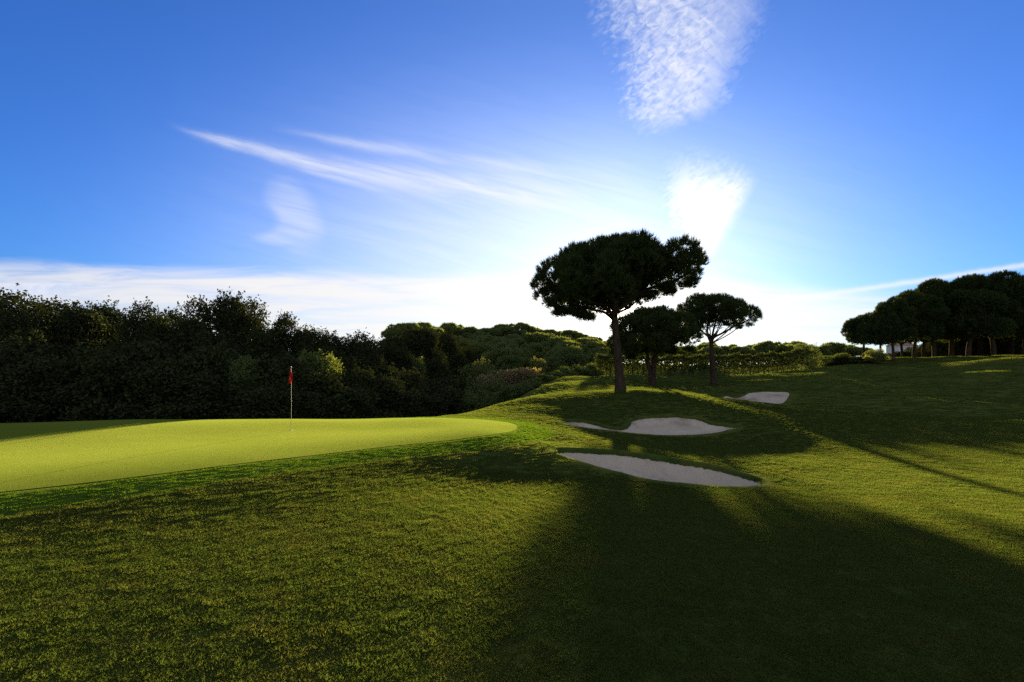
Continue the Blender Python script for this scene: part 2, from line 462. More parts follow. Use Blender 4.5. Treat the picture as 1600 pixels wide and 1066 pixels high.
GREEN = smooth_poly([to_ground(*q) for q in ((0, 770), (200, 747), (400, 722), (600, 699), (720, 686), (790, 676), (808, 667), (790, 660), (745, 655.5))]
                    + [np.array(v) for v in ((-4.0, 20.6), (-9.0, 21.2), (-15.0, 20.6), (-20.5, 18.0), (-23, 12.0), (-20.0, 5.5), (-14.0, 3.4), (-10.6, 5.8))], 8)
BUNKERS = [
    smooth_poly([to_ground(*q) for q in ((865, 703), (880, 712), (920, 725), (970, 739), (1020, 750), (1080, 757), (1140, 761), (1185, 760), (1191, 753), (1170, 744), (1120, 730), (1060, 719), (1010, 711), (960, 705), (900, 701))], 6),
    smooth_poly([to_ground(*q) for q in ((877, 658), (890, 664), (930, 670), (970, 675), (1010, 679), (1060, 680), (1110, 678), (1135, 673), (1157, 667), (1135, 665), (1110, 661), (1092, 654), (1070, 650.5), (1040, 650), (1010, 651), (988, 656), (984, 662), (975, 668), (955, 667), (925, 660), (900, 656.5))], 6),
    smooth_poly([to_ground(*q) for q in ((1112, 621), (1140, 625), (1190, 627), (1224, 626.5), (1232, 614), (1200, 611.5), (1172, 612.5), (1163, 617), (1150, 620), (1130, 618.5))], 6),
]
BK = [dict(dig=0.40, far=0.30, nearw=1.1, lip=0.13), dict(dig=0.26, far=0.4, nearw=0.9, lip=0.10), dict(dig=0.16, far=0.4, nearw=1.2, lip=0.02)]
def box_mask(poly, x, y, m):
    lo, hi = poly.min(0) - m, poly.max(0) + m
    return (x > lo[0]) & (x < hi[0]) & (y > lo[1]) & (y < hi[1])
def ground_height(x, y, detail=True):
    x = np.asarray(x, float).ravel(); y = np.asarray(y, float).ravel()
    z = base_height(x, y)
    if detail:
        w = np.zeros(len(x)); Q = np.stack((x, y), 1)
        for kv, am, ph in _waves: w += am * np.sin(Q @ kv + ph)
        sw = np.zeros(len(x))
        for kv, am, ph in _swell: sw += am * np.sin(Q @ kv + ph)
        z = z + sw * np.clip((y - 24) / 14, 0, 1) * np.clip((x - 6) / 8, 0, 1) * np.clip((140 - y) / 40, 0, 1)
        for rx, ry, ra_, sx, sy in ((25.0, 45.0, 0.42, 5.0, 1.9), (31.0, 50.5, 0.45, 5.0, 2.0), (44.5, 50.5, 0.50, 5.5, 2.0), (38.0, 58.0, 0.40, 5.0, 2.0), (22.5, 26.8, 0.16, 1.6, 0.8), (57.0, 48.0, 0.4, 6.0, 2.0)):
            z = z + ra_ * np.exp(-((x - rx) / sx) ** 2 - ((y - ry - 0.12 * (x - rx)) / sy) ** 2)
        r = np.hypot(x, y)
        amp = np.clip(1.3 - r / 160, 0, 1) * np.clip((r - 4) / 12, 0.3, 1)
        k = box_mask(GREEN, x, y, 1.5)
        if k.any():
            d, _ = signed_dist(GREEN, x[k], y[k])
            amp[k] *= np.clip((0.2 - d) / 1.2, 0.12, 1)
        z = z + w * amp
    return z
def sand_profile(i, x, y):
    d, near = signed_dist(BUNKERS[i], x, y)
    k = BK[i]
    w = np.clip((near[:, 1] - y) / (np.abs(d) + 0.02) * np.sign(d + 1e-6), -1, 1) * 0.5 + 0.5
    w = w * w * (3 - 2 * w)                    # 1 where the nearest edge lies away from the camera
    sm = lambda q: np.clip(q, 0, 1) ** 2 * (3 - 2 * np.clip(q, 0, 1))
    s_near = 0.03 + k['dig'] * sm(d / k['nearw'])
    s_far = k['lip'] + np.maximum(k['dig'] - k['lip'], 0) * sm(d / k['far'])
    return d, s_near * (1 - w) + s_far * w

# ground sheet: a grid that is fine where the play is and coarse towards the horizon
def axis(parts):
    out = [parts[0][0]]
    for lo, hi, st in parts:
        out += list(np.arange(lo, hi, st)[1:] if lo == out[-1] else np.arange(lo, hi, st)) + [hi]
    return np.unique(np.round(out, 4))
gx = axis([(-3000, -400, 400), (-400, -120, 20), (-120, -40, 4), (-40, -14, 0.7), (-14, -1, 0.25), (-1, 1, 0.12), (1, 9.5, 0.06), (9.5, 22, 0.16), (22, 50, 0.6), (50, 120, 4), (120, 400, 20), (400, 3000, 400)])
gy = axis([(-800, -100, 100), (-100, -10, 10), (-10, 2, 1), (2, 11.5, 0.2), (11.5, 14.8, 0.06), (14.8, 19, 0.16), (19, 24, 0.08), (24, 42, 0.16), (42, 75, 0.5), (75, 200, 3), (200, 400, 20), (400, 4000, 400)])
GX, GY = np.meshgrid(gx, gy)
fx, fy = GX.ravel(), GY.ravel()
gz = ground_height(fx, fy)
for i, poly in enumerate(BUNKERS):
    k = box_mask(poly, fx, fy, 1.0)
    d, s = sand_profile(i, fx[k], fy[k])
    t = np.clip((d + 0.16) / 0.08, 0, 1)
    gz[k] = gz[k] - (s + 0.10) * t
gk = box_mask(GREEN, fx, fy, 3.0)
collar = np.zeros(len(fx))
d, _ = signed_dist(GREEN, fx[gk], fy[gk])
collar[gk] = np.clip(1.0 - np.clip((-d - 1.0) / 0.15, 0, 1), 0, 1)
gz[gk] = gz[gk] - np.clip(d / 0.15, 0, 1) * 0.03
nx, ny = len(gx), len(gy)
idx = np.arange(nx * ny).reshape(ny, nx)
Fq = np.stack((idx[:-1, :-1], idx[:-1, 1:], idx[1:, 1:], idx[1:, :-1]), -1).reshape(-1, 4)
ground = mesh('ground', np.stack((fx, fy, gz), 1), Fq, M['ground'], smooth=True)
at = ground.data.attributes.new('collar', 'FLOAT', 'POINT'); at.data.foreach_set('value', collar.astype(np.float32))
tag(ground, kind='structure')

def sheet(name, poly, stepx, zfun, mat):
    """A sheet over a polygon, its inside filled with a fine grid."""
    lo, hi = poly.min(0), poly.max(0)
    xs, ys = np.meshgrid(np.arange(lo[0], hi[0], stepx), np.arange(lo[1], hi[1], stepx))
    xs, ys = xs.ravel(), ys.ravel()
    xs = xs + _rs.uniform(-0.2, 0.2, len(xs)) * stepx; ys = ys + _rs.uniform(-0.2, 0.2, len(ys)) * stepx
    d, _ = signed_dist(poly, xs, ys)
    keepm = d > stepx * 0.5
    V2 = np.concatenate([poly, np.stack((xs[keepm], ys[keepm]), 1)])
    nb = len(poly)
    res = mgeo.delaunay_2d_cdt([Vector(v) for v in V2], [(i, (i + 1) % nb) for i in range(nb)], [], 1, 1e-5)
    P2 = np.array([tuple(v) for v in res[0]])
    V = np.column_stack((P2, zfun(P2[:, 0], P2[:, 1])))
    Fc = np.array([f for f in res[2] if len(f) == 3])
    A, B, C = (V[Fc[:, k], :2] for k in range(3))
    fl = ((B - A)[:, 0] * (C - A)[:, 1] - (B - A)[:, 1] * (C - A)[:, 0]) < 0
    Fc[fl] = Fc[fl][:, ::-1]
    return mesh(name, V, Fc, mat, smooth=True)
green = sheet('putting_green', GREEN, 0.3, lambda x, y: ground_height(x, y) + 0.004, M['green'])
tag(green, kind='structure')
def grow(poly, m):
    c = np.roll(poly, -1, 0) - np.roll(poly, 1, 0)
    nrm = np.stack((c[:, 1], -c[:, 0]), 1); nrm /= np.linalg.norm(nrm, axis=1)[:, None] + 1e-9
    ar = (poly[:, 0] * np.roll(poly[:, 1], -1) - np.roll(poly[:, 0], -1) * poly[:, 1]).sum()
    return poly + nrm * m * (1 if ar > 0 else -1)
for i, poly in enumerate(BUNKERS):
    def zf(x, y, i=i):
        d, s = sand_profile(i, x, y)
        w = 0.022 * np.sin(x * 5.1 + 1.3 * np.sin(y * 2.2)) * np.sin(y * 6.3 + x) + 0.016 * np.sin(x * 11 + 2 * np.sin(y * 7)) * np.sin(y * 13 + 2 * np.sin(x * 6))
        w = w * np.clip(d / 0.3, 0, 1)
        return ground_height(x, y) - s - 0.03 * np.clip(-d / 0.1, 0, 1) + w
    # the turf edge that rolls over into the sand
    fine_ = smooth_poly(poly, 5)
    rings = []
    for off, up in ((0.34, -0.02), (0.30, 0.006), (0.15, 0.018), (0.04, 0.022), (0.0, 0.005), (-0.02, -0.05), (-0.02, -0.5)):
        q = grow(fine_, off) + _rs.randn(len(fine_), 2) * (0.008 if off < 0.1 else 0.0)
        rings.append(np.column_stack((q, ground_height(q[:, 0], q[:, 1]) + up)))
    nv_ = len(fine_); V_ = np.concatenate(rings)
    Fl = np.array([(r0 * nv_ + j, r0 * nv_ + (j + 1) % nv_, (r0 + 1) * nv_ + (j + 1) % nv_, (r0 + 1) * nv_ + j) for r0 in range(len(rings) - 1) for j in range(nv_)])
    o = sheet('sand_bunker', grow(poly, 0.10), 0.07, zf, M['sand'])
    tag(o, ('long shaded sand bunker with a dark turf lip, nearest of the three', 'wide sand bunker with a thin left arm, cut into the mound below the tall pine',
            'small pale sand bunker farthest off, on the rise right of the slim pine')[i], 'sand bunker', 'sand bunkers right of the putting green')
    mesh('turf_lip', V_, Fl, M['ground'], o, True)

# ------------------------------------------------------------------ flagstick
def tube(path, radii, seg=8, cap=True):
    P = np.asarray(path, float); n = len(P)
    T = np.gradient(P, axis=0); T /= np.linalg.norm(T, axis=1)[:, None] + 1e-9
    ref = np.array((0.3, 1.0, 0.1)) if abs(T[0][2]) > 0.7 else np.array((0, 0, 1.0))
    V = []; 
    for i in range(n):
        u = np.cross(T[i], ref); u /= np.linalg.norm(u) + 1e-9
        v = np.cross(T[i], u)
        for k in range(seg):
            th = 2 * math.pi * k / seg
            V.append(P[i] + radii[i] * (math.cos(th) * u + math.sin(th) * v))
    Fc = [(i * seg + k, i * seg + (k + 1) % seg, (i + 1) * seg + (k + 1) % seg, (i + 1) * seg + k) for i in range(n - 1) for k in range(seg)]
    V = np.array(V); Fc = np.array(Fc)
    return V, Fc
def join(parts):
    V, Fc, o = [], [], 0
    for v, f in parts:
        V.append(v); Fc.append(f + o); o += len(v)
    return np.concatenate(V), np.concatenate(Fc)
g = to_ground(455, 673)
gzf = float(ground_height([g[0]], [g[1]])[0])
H = (673 - 573.5) / F * g[1]
fs = thing('flagstick', 'limp red golf flag on a thin pole standing in the hole of the putting green', 'golf flag', (g[0], g[1], gzf))
v, f = tube([(0, 0, -0.02), (0, 0, H * 0.5), (0, 0, H)], [0.008, 0.0075, 0.006], 10)
mesh('pole', v, f, M['pole'], fs, True)
v, f = tube([(0, 0, H - 0.01), (0, 0, H + 0.012), (0, 0, H + 0.022)], [0.012, 0.012, 0.004], 10)
mesh('pole_cap', v, f, M['white'], fs, True)
v, f = tube([(0, 0, 0.004), (0, 0, 0.009), (0, 0, 0.009)], [0.054, 0.054, 0.046], 20)
mesh('hole_rim', v, f, M['cup'], fs, True)
# the cloth hangs in folds from the top of the pole
rowsN, colsN = 26, 30
Vf = []
for i in range(rowsN):
    t = i / (rowsN - 1)
    for j in range(colsN):
        s = j / (colsN - 1)
        wdt = 0.025 + 0.17 * min(1, t * 1.35) ** 0.8
        xoff = wdt * (0.55 * math.sin(s * 5.2 + 0.4) * (0.55 + 0.45 * s) + 0.28 * s)
        yoff = -0.012 + wdt * 0.55 * math.cos(s * 7.6 + t * 1.3) * (0.3 + 0.7 * s)
        zz = H - 0.03 - t * 0.42 - 0.16 * s * (1 - 0.35 * t) + 0.05 * math.sin(s * 6 + 1) * t + (0.10 * (1 - abs(2 * s - 0.9)) * t)
        Vf.append((xoff * 1.15 - 0.03, yoff, zz))
Ff = [(i * colsN + j, i * colsN + j + 1, (i + 1) * colsN + j + 1, (i + 1) * colsN + j) for i in range(rowsN - 1) for j in range(colsN - 1)]
Vf = np.array(Vf)
flag = mesh('flag', Vf, np.array(Ff), M['flag'], fs, True)
md = flag.modifiers.new('thick', 'SOLIDIFY'); md.thickness = 0.003
def patch(name, r0, r1, c0, c1):
    sub = [(i, j) for i in range(r0, r1) for j in range(c0, c1)]
    wd = c1 - c0
    V = np.array([Vf[i * colsN + j] for i, j in sub]); V[:, 1] -= 0.006
    Fp = np.array([(i * wd + j, i * wd + j + 1, (i + 1) * wd + j + 1, (i + 1) * wd + j) for i in range(r1 - r0 - 1) for j in range(wd - 1)])
    q = mesh(name, V, Fp, M['white'], flag, True)
    md = q.modifiers.new('thick', 'SOLIDIFY'); md.thickness = 0.003
patch('flag_emblem', 11, 18, 18, 23)
patch('flag_stripe', 1, 13, 4, 8)

# ------------------------------------------------------------------ foliage
def unit(v): return v / (np.linalg.norm(v, axis=-1, keepdims=True) + 1e-9)
def tufts(P, D, L, Wd, n, rs, spread=0.55):
    """Brushes of needles: n thin triangles at each point."""
    m = len(P)
    d = unit(np.repeat(D, n, 0) + spread * rs.randn(m * n, 3))
    p = np.repeat(P, n, 0) + rs.randn(m * n, 3) * L * 0.12
    s = unit(np.cross(d, rs.randn(m * n, 3))) * Wd * 0.5
    ln = (L * rs.uniform(0.7, 1.25, m * n))[:, None]
    V = np.stack((p - s, p + s, p + d * ln), 1).reshape(-1, 3)
    return V, np.arange(m * n * 3).reshape(-1, 3)
def leaves(P, size, rs, aspect=0.55, up=0.0):
    m = len(P)
    a1 = unit(rs.randn(m, 3) + np.array((0, 0, up)))
    a2 = unit(np.cross(a1, rs.randn(m, 3)))
    sz = (size * rs.uniform(0.6, 1.3, m))[:, None]
    V = np.stack((P - a1 * sz * 0.5, P + a2 * sz * 0.5 * aspect, P + a1 * sz * 0.5, P - a2 * sz * 0.5 * aspect), 1).reshape(-1, 3)
    return V, np.arange(m * 4).reshape(-1, 4)
def lobe_points(lobes, dens, rs, shell=(0.72, 1.05), flat=0.85, under=0.35, drop=0.62):
    """Points over the outer shells of a heap of lobes (x, y, z, r); none deep inside another lobe."""
    Lb = np.asarray(lobes, float); Ps, Ns = [], []
    for (x, y, z, r_) in Lb:
        n = max(6, int(dens * r_ * r_ * 12.57))
        d = unit(rs.randn(n, 3))
        keepm = (d[:, 2] > -0.25) | (rs.rand(n) < under)
        d = d[keepm]
        rad = r_ * rs.uniform(shell[0], shell[1], len(d))[:, None]
        p = np.array((x, y, z)) + d * rad * np.array((1, 1, flat))
        q = (p[:, None, :] - Lb[None, :, :3]) / np.array((1, 1, flat))
        dd = np.linalg.norm(q, axis=2) / Lb[None, :, 3]
        ok = dd.min(1) > drop
        Ps.append(p[ok]); Ns.append(d[ok])
    return np.concatenate(Ps), np.concatenate(Ns)
def limb(path, r0, r1, seg=7, wob=0.0, rs=None):
    P = np.asarray(path, float)
    t = np.linspace(0, len(P) - 1, max(5, (len(P) - 1) * 4 + 1))
    Q = []
    for tt in t:                                  # Catmull-Rom through the joints
        i = min(int(tt), len(P) - 2); u = tt - i
        p0, p1, p2, p3 = P[max(i - 1, 0)], P[i], P[i + 1], P[min(i + 2, len(P) - 1)]
        Q.append(0.5 * (2 * p1 + (p2 - p0) * u + (2 * p0 - 5 * p1 + 4 * p2 - p3) * u * u + (3 * p1 - p0 - 3 * p2 + p3) * u ** 3))
    Q = np.array(Q)
    if rs is not None and wob: Q[1:-1] += rs.randn(len(Q) - 2, 3) * wob
    return tube(Q, np.linspace(r0, r1, len(Q)), seg)
def ground_at(x, y): return float(ground_height([x], [y])[0])

# ---- the three umbrella pines in the middle
def hero_pine(label, base_px, D, trunks, limbs, lobes, axis_px, seed, dens, hang=()):
    rs = np.random.RandomState(seed)
    k = D / F
    bx, by = (base_px - CX) * k, D
    bz = ground_at(bx, by)
    root = thing('umbrella_pine', label, 'pine tree', (bx, by, bz), 0, 'umbrella pines beside the sand bunkers')
    org = np.array((bx, by, bz))
    pt = lambda px, py, dpt=0.0: np.array(((px - CX) * k, D + dpt, ZC + (HOR - py) * k)) - org
    trunk = None
    for path, w0, w1 in trunks:
        P = [pt(*q) for q in path]
        P = [np.array((P[0][0], P[0][1], -0.25))] + P
        v, f = limb(P, w0 * k * 0.5, w1 * k * 0.5, 14, 0.0)
        h = v[:, 2]                                # root flare
        fl = 1 + 0.40 * np.exp(-np.clip(h, 0, None) / 0.35)
        cxy = np.array(P[0][:2])
        lowm = h < 1.4
        v[lowm, :2] = cxy + (v[lowm, :2] - cxy) * fl[lowm][:, None]
        o = mesh('trunk', v, f, M['bark'], root, True)
        trunk = trunk or o
    Ls = []
    ax = pt(axis_px, HOR)[0]
    for px, py, r_ in lobes:
        c = pt(px, py); rr = r_ * k
        ddx = c[0] - ax
        Ls.append((c[0], c[1] + rs.uniform(-0.3, 0.3), c[2], rr))
        if abs(ddx) > rr * 0.5:
            for th in (42, -42, 80, -80, 115):
                th = math.radians(th + rs.uniform(-12, 12))
                Ls.append((ax + ddx * math.cos(th) * 0.97, ddx * math.sin(th) * 0.95 * (1 if ddx > 0 else -1), c[2] - rs.uniform(0.0, 0.12), rr * rs.uniform(0.8, 1.0)))
    ends = []
    for path, w0, w1 in limbs:
        parts = [limb([pt(*q) for q in path], w0 * k * 0.5, w1 * k * 0.5, 8)]
        tip = pt(*path[-1]); mid = pt(*path[-2])
        for q in range(9):                         # twigs that carry the tufts
            s0 = mid + (tip - mid) * rs.uniform(0, 1)
            e = s0 + np.array((rs.uniform(-1, 1) * 34 * k, rs.uniform(-1.6, 1.6), rs.uniform(-4, 22) * k))
            parts.append(limb([s0, (s0 + e) / 2 + rs.randn(3) * 0.08, e], w1 * k * 0.3, 0.012, 4))
            ends.append(e)
        v, f = join(parts)
        mesh('limb', v, f, M['bark'], trunk, True)
    # boughs towards the lobes that stand in front and behind
    far_lobes = [l for l in Ls if abs(l[1]) > 1.2]
    rs.shuffle(far_lobes)
    fork = pt(*limbs[0][0][0])
    parts = []
    for l in far_lobes[:14]:
        e = np.array((l[0], l[1], l[2] - l[3] * 0.3)); s0 = fork + np.array((0, 0, rs.uniform(-0.2, 0.8)))
        parts.append(limb([s0, s0 * 0.5 + e * 0.5 + np.array((0, 0, -0.25)), e], limbs[0][2] * k * 0.5, 0.03, 6))
    if parts:
        v, f = join(parts); mesh('bough', v, f, M['bark'], trunk, True)
    P, N = lobe_points(Ls, dens, rs, (0.66, 1.04), 0.9, 0.22, 0.6)
    if hang:
        hl = []
        for px, py, r_ in hang:
            for q in range(3): hl.append((*pt(px + rs.uniform(-5, 5), py + rs.uniform(-3, 3), rs.uniform(-1.5, 1.5)), r_ * k))
        P2, N2 = lobe_points(hl, dens * 0.8, rs, (0.2, 1.0), 0.7, 0.8, 0.0)
        P = np.concatenate([P, P2]); N = np.concatenate([N, N2])
    E_ = np.array(ends); E_ = np.repeat(E_, 3, 0) + rs.randn(len(E_) * 3, 3) * 0.12
    P = np.concatenate([P, E_]); N = np.concatenate([N, unit(rs.randn(len(E_), 3) + (0, 0, 0.5))])
    Dv = unit(N * 0.75 + np.array((0, 0, 0.75)))
    v, f = tufts(P, Dv, 0.30, 0.036, 11, rs, 0.30)
    mesh('crown', v, f, M['pine'], root)
    return root
hero_pine('tall umbrella pine with the sun behind its trunk, tallest and nearest of three', 970, 30.0,
    [([(970, 612), (967, 575), (964, 540), (961, 510), (960, 488)], 16, 9)],
    [([(960, 492), (961, 470), (964, 448), (966, 420)], 9, 4), ([(961, 480), (966, 462), (984, 448), (1010, 425)], 6, 3),
     ([(964, 484), (985, 471), (1012, 452), (1050, 441), (1080, 424)], 7, 3), ([(958, 492), (938, 476), (910, 466), (880, 450)], 6.5, 3),
     ([(959, 500), (944, 488), (925, 484), (905, 478), (885, 474)], 5, 2), ([(960, 478), (948, 458), (930, 442), (905, 420)], 6, 3),
     ([(972, 470), (1000, 462), (1025, 456), (1045, 450)], 4, 2)],
    [(846, 448, 17), (866, 432, 27), (900, 414, 34), (942, 406, 36), (985, 402, 36), (1018, 411, 29), (1078, 412, 24), (1064, 432, 20), (1086, 425, 12),
     (868, 462, 20), (902, 448, 30), (940, 430, 32), (985, 424, 30), (1025, 424, 24), (1050, 424, 18), (850, 462, 14), (880, 470, 18), (925, 462, 20)],
    963, 11, 34, hang=[(876, 488, 9), (862, 478, 9), (905, 490, 11), (916, 499, 8), (1055, 450, 10), (1020, 462, 9), (985, 458, 9), (895, 484, 9), (1072, 444, 9), (1030, 452, 9)])
hero_pine('low umbrella pine with two thin trunks, middle and lowest of the three', 1020, 46.0,
    [([(1020, 612), (1021, 585), (1022, 560), (1023, 540)], 9.5, 6), ([(1018, 600), (1015, 580), (1012, 560), (1011, 543)], 6.5, 4.5)],
    [([(1023, 545), (1026, 530), (1035, 515)], 5, 2.5), ([(1023, 556), (1036, 544), (1056, 535), (1072, 528)], 4.5, 2), ([(1011, 548), (1004, 538), (985, 530), (970, 528)], 4, 2), ([(1011, 548), (1012, 530), (1005, 512)], 4, 2)],
    [(963, 538, 15), (977, 514, 23), (1004, 504, 25), (1036, 502, 24), (1064, 508, 22), (1080, 526, 17), (995, 530, 24), (1025, 528, 24), (1056, 532, 20), (968, 548, 11), (990, 548, 12), (950, 543, 5)],
    1018, 12, 26, hang=[(964, 552, 6), (985, 556, 8), (1080, 545, 7), (1050, 548, 7)])
hero_pine('umbrella pine with a single slim trunk and an open lopsided crown, third from the left', 1115, 50.0,
    [([(1115, 603), (1114, 575), (1112, 550), (1111, 532)], 9.5, 6)],
    [([(1111, 536), (1105, 520), (1108, 498)], 4.2, 2), ([(1112, 534), (1115, 515), (1122, 490)], 4.2, 2), ([(1113, 528), (1130, 520), (1150, 509), (1170, 500)], 3.6, 1.6), ([(1109, 528), (1097, 518), (1082, 502)], 3.4, 1.6)],
    [(1074, 486, 15), (1090, 476, 18), (1112, 474, 15), (1130, 477, 18), (1150, 482, 15), (1171, 493, 15), (1181, 497, 8), (1098, 492, 18), (1124, 490, 17), (1080, 500, 11), (1148, 495, 10)],
    1118, 13, 24, hang=[(1082, 512, 6), (1160, 508, 6), (1140, 506, 6), (1095, 508, 6)])

# ---- umbrella pine kinds for the grove and the far slopes
def pine_kind(seed, R, Hh, thick, dens, L, Wd, n, mat, nl=22, lean=0.4):
    """Trunk and crown meshes of a pine Hh metres tall with a crown of radius R."""
    rs = np.random.RandomState(seed)
    top = Hh
    lobes = []
    for q in range(nl):
        rr = R * math.sqrt(rs.rand()) * 0.82; th = rs.uniform(0, 6.28)
        lr = R * rs.uniform(0.24, 0.36)
        dome = math.sqrt(max(0.0, 1 - (rr / R) ** 2))
        z = top - thick + (thick - lr * 0.8) * (dome * rs.uniform(0.75, 1.0))
        lobes.append((rr * math.cos(th), rr * math.sin(th), z, lr))
        if thick > R * 0.95:
            for u in (0.18, 0.48):
                w = rs.uniform(0.55, 1.05); th2 = th + rs.uniform(-.6, .6)
                lobes.append((rr * w * math.cos(th2), rr * w * math.sin(th2), top - thick + (u + rs.uniform(-.1, .1)) * thick * 0.8, lr))
    P, N = lobe_points(lobes, dens, rs, (0.65, 1.02), 0.85, 0.45, 0.55)
    v1 = tufts(P, unit(N * 0.75 + np.array((0, 0, 0.75))), L, Wd, n, rs, 0.45)
    fz = top - thick * rs.uniform(0.98, 1.12)
    ln = np.array((rs.uniform(-lean, lean), rs.uniform(-lean, lean), 0))
    parts = [limb([(0, 0, -0.4), ln * 0.2 + (0, 0, fz * 0.5), ln + (0, 0, fz)], R * 0.075, R * 0.05, 9)]
    for q in range(10):
        l = lobes[rs.randint(len(lobes))]
        parts.append(limb([ln + (0, 0, fz - 0.1), np.array(l[:3]) * 0.5 + (ln + (0, 0, fz)) * 0.5 + (0, 0, -0.3), np.array(l[:3])], R * 0.045, R * 0.015, 6))
    return join(parts), v1
GROVE = 'umbrella pines of the dark grove on the right rise'
def pine_proto(kind, name, label, group, mat):
    (tv, tf), (cv, cf) = kind
    r_ = thing(name, label, 'pine tree', (0, 0, 0), 0, group)
    mesh('trunk', tv, tf, M['bark'], r_, True); mesh('crown', cv, cf, mat, r_)
    return r_
grove_kinds = [pine_kind(21, 4.6, 12.0, 8.8, 14, 0.38, 0.07, 9, 'pine', 24), pine_kind(22, 4.0, 11.0, 7.6, 15, 0.38, 0.07, 9, 'pine', 20), pine_kind(23, 3.0, 7.0, 4.2, 24, 0.33, 0.055, 9, 'pine', 18)]
GR = 'tall umbrella pine standing inside the dark grove on the right rise'
grove = [  # trunk px, top py, distance, kind, width scale, label
    (1350, 488, 70, 2, 0.85, 'small umbrella pine on the far left edge of the right grove'),
    (1376, 486, 66, 2, 0.80, 'small leaning umbrella pine beside the bright round bush'),
    (1396, 461, 66, 1, 0.85, 'slim umbrella pine just behind and right of the bright round bush'),
    (1428, 451, 68, 1, 1.0, 'umbrella pine with a thick dark forked trunk near the white house'),
    (1443, 443, 76, 0, 0.9, GR), (1460, 430, 71, 0, 0.9, GR), (1487, 423, 73, 0, 1.0, GR), (1513, 421, 69, 0, 1.0, GR), (1532, 428, 82, 0, 1.1, GR),
    (1553, 418, 70, 0, 1.0, 'tallest umbrella pine of the right grove, its crown reaching highest against the sky'), (1580, 424, 80, 0, 1.1, GR), (1600, 424, 70, 0, 1.0, GR), (1640, 428, 72, 0, 1.1, GR), (1410, 470, 78, 1, 0.9, GR), (1690, 430, 72, 0, 1.1, GR)]
protos = [None, None, None]
hk = (12.0, 11.0, 7.0)
for i, (px, py, D, kd, ws, lb) in enumerate(grove):
    x = (px - CX) / F * D; z = ground_at(x, D)
    s = (ZC + (HOR - py) / F * D - z) / hk[kd]
    if protos[kd] is None:
        protos[kd] = o = pine_proto(grove_kinds[kd], 'umbrella_pine', lb, GROVE, M['pine'])
        o.location = (x, D, z); o.scale = (s * ws, s * ws, s); o.rotation_euler = (0, 0, i * 1.7)
    else:
        copy_tree(protos[kd], (x, D, z), i * 1.7, (s * ws, s * ws, s), lb)

# ---- broad-leaved trees and bushes
def oak_kind(seed, R, Hh, nl, nleaf, lsize, mat, sprigs=60, lowfill=True, trunk_r=0.22, bare=0.25, up=0.0):
    rs = np.random.RandomState(seed)
    lobes = []
    for q in range(nl):
        th = rs.uniform(0, 6.28); h = rs.uniform(bare, 0.9)
        prof = math.sin(min(1, (1.04 - h) / 0.75 + 0.05) * math.pi / 2)
        rr = R * prof * math.sqrt(rs.uniform(0.1, 1)) * 0.8
        lr = R * rs.uniform(0.22, 0.38)
        lobes.append((rr * math.cos(th), rr * math.sin(th), Hh * h - lr * 0.3, lr))
    P, N = lobe_points(lobes, 8, rs, (0.6, 1.08), 0.9, 0.7, 0.5)
    reps = max(1, int(nleaf / len(P)) + 1)
    P = np.repeat(P, reps, 0)[:int(nleaf * 1.2)] + rs.randn(min(len(P) * reps, int(nleaf * 1.2)), 3) * lsize * 0.9
    add = []
    tops = sorted(lobes, key=lambda l: -(l[2] + l[3]))[:max(4, nl // 2)]
    for q in range(sprigs):                        # shoots that break the outline
        l = tops[rs.randint(len(tops))]
        d = unit(rs.randn(3) + np.array((0, 0, 0.9)))
        s0 = np.array(l[:3]) + d * l[3] * 0.9
        ln = R * rs.uniform(0.10, 0.28)
        k = rs.randint(8, 16)
        t = rs.rand(k)[:, None]
        add.append(s0 + d * ln * t + rs.randn(k, 3) * lsize * 0.8 * (1.1 - t))
    if add: P = np.concatenate([P] + add)
    lv = leaves(P, lsize, rs, 0.6, up)
    parts = [limb([(0, 0, -0.4), (rs.uniform(-.2, .2), rs.uniform(-.2, .2), Hh * bare * 0.8), (0, 0, Hh * 0.55)], trunk_r, trunk_r * 0.5, 8)]
    for q in range(6):
        l = np.array(lobes[rs.randint(nl)][:3])
        s0 = np.array((0, 0, Hh * rs.uniform(bare * 0.6, 0.5)))
        parts.append(limb([s0, s0 * 0.5 + l * 0.5 + rs.randn(3) * 0.15, l], trunk_r * 0.55, trunk_r * 0.15, 6))
    return join(parts), lv
def plant_proto(kind, name, label, cat, group, mat, stem='trunk'):
    (tv, tf), (cv, cf) = kind
    r_ = thing(name, label, cat, (0, 0, 0), 0, group)
    mesh(stem, tv, tf, M['oakbark'], r_, True)
    mesh('crown' if stem == 'trunk' else 'foliage', cv, cf, mat, r_)
    return r_
class Kind:
    def __init__(s, kind, name, cat, group, mat, R, Hh, stem='trunk'):
        s.k, s.name, s.cat, s.group, s.mat, s.R, s.H, s.stem, s.proto = kind, name, cat, group, mat, R, Hh, stem, None
        s.n = 0
    def put(s, px, py, width, D, label, base=None, rz=None):
        """Top of the plant at (px, py), width in pixels."""
        x = (px - CX) / F * D; z = ground_at(x, D) if base is None else base
        hh = ZC + (HOR - py) / F * D - z
        sx = width / F * D * 0.5 / s.R; sz = hh / s.H
        rz = s.n * 2.4 if rz is None else rz
        s.n += 1
        if s.proto is None:
            s.proto = o = plant_proto(s.k, s.name, label, s.cat, s.group, s.mat, s.stem)
            o.location = (x, D, z); o.scale = (sx, sx, sz); o.rotation_euler = (0, 0, rz)
        else:
            o = copy_tree(s.proto, (x, D, z), rz, (sx, sx, sz), label)
        return o
WOOD = 'dark oaks of the wood behind the putting green'
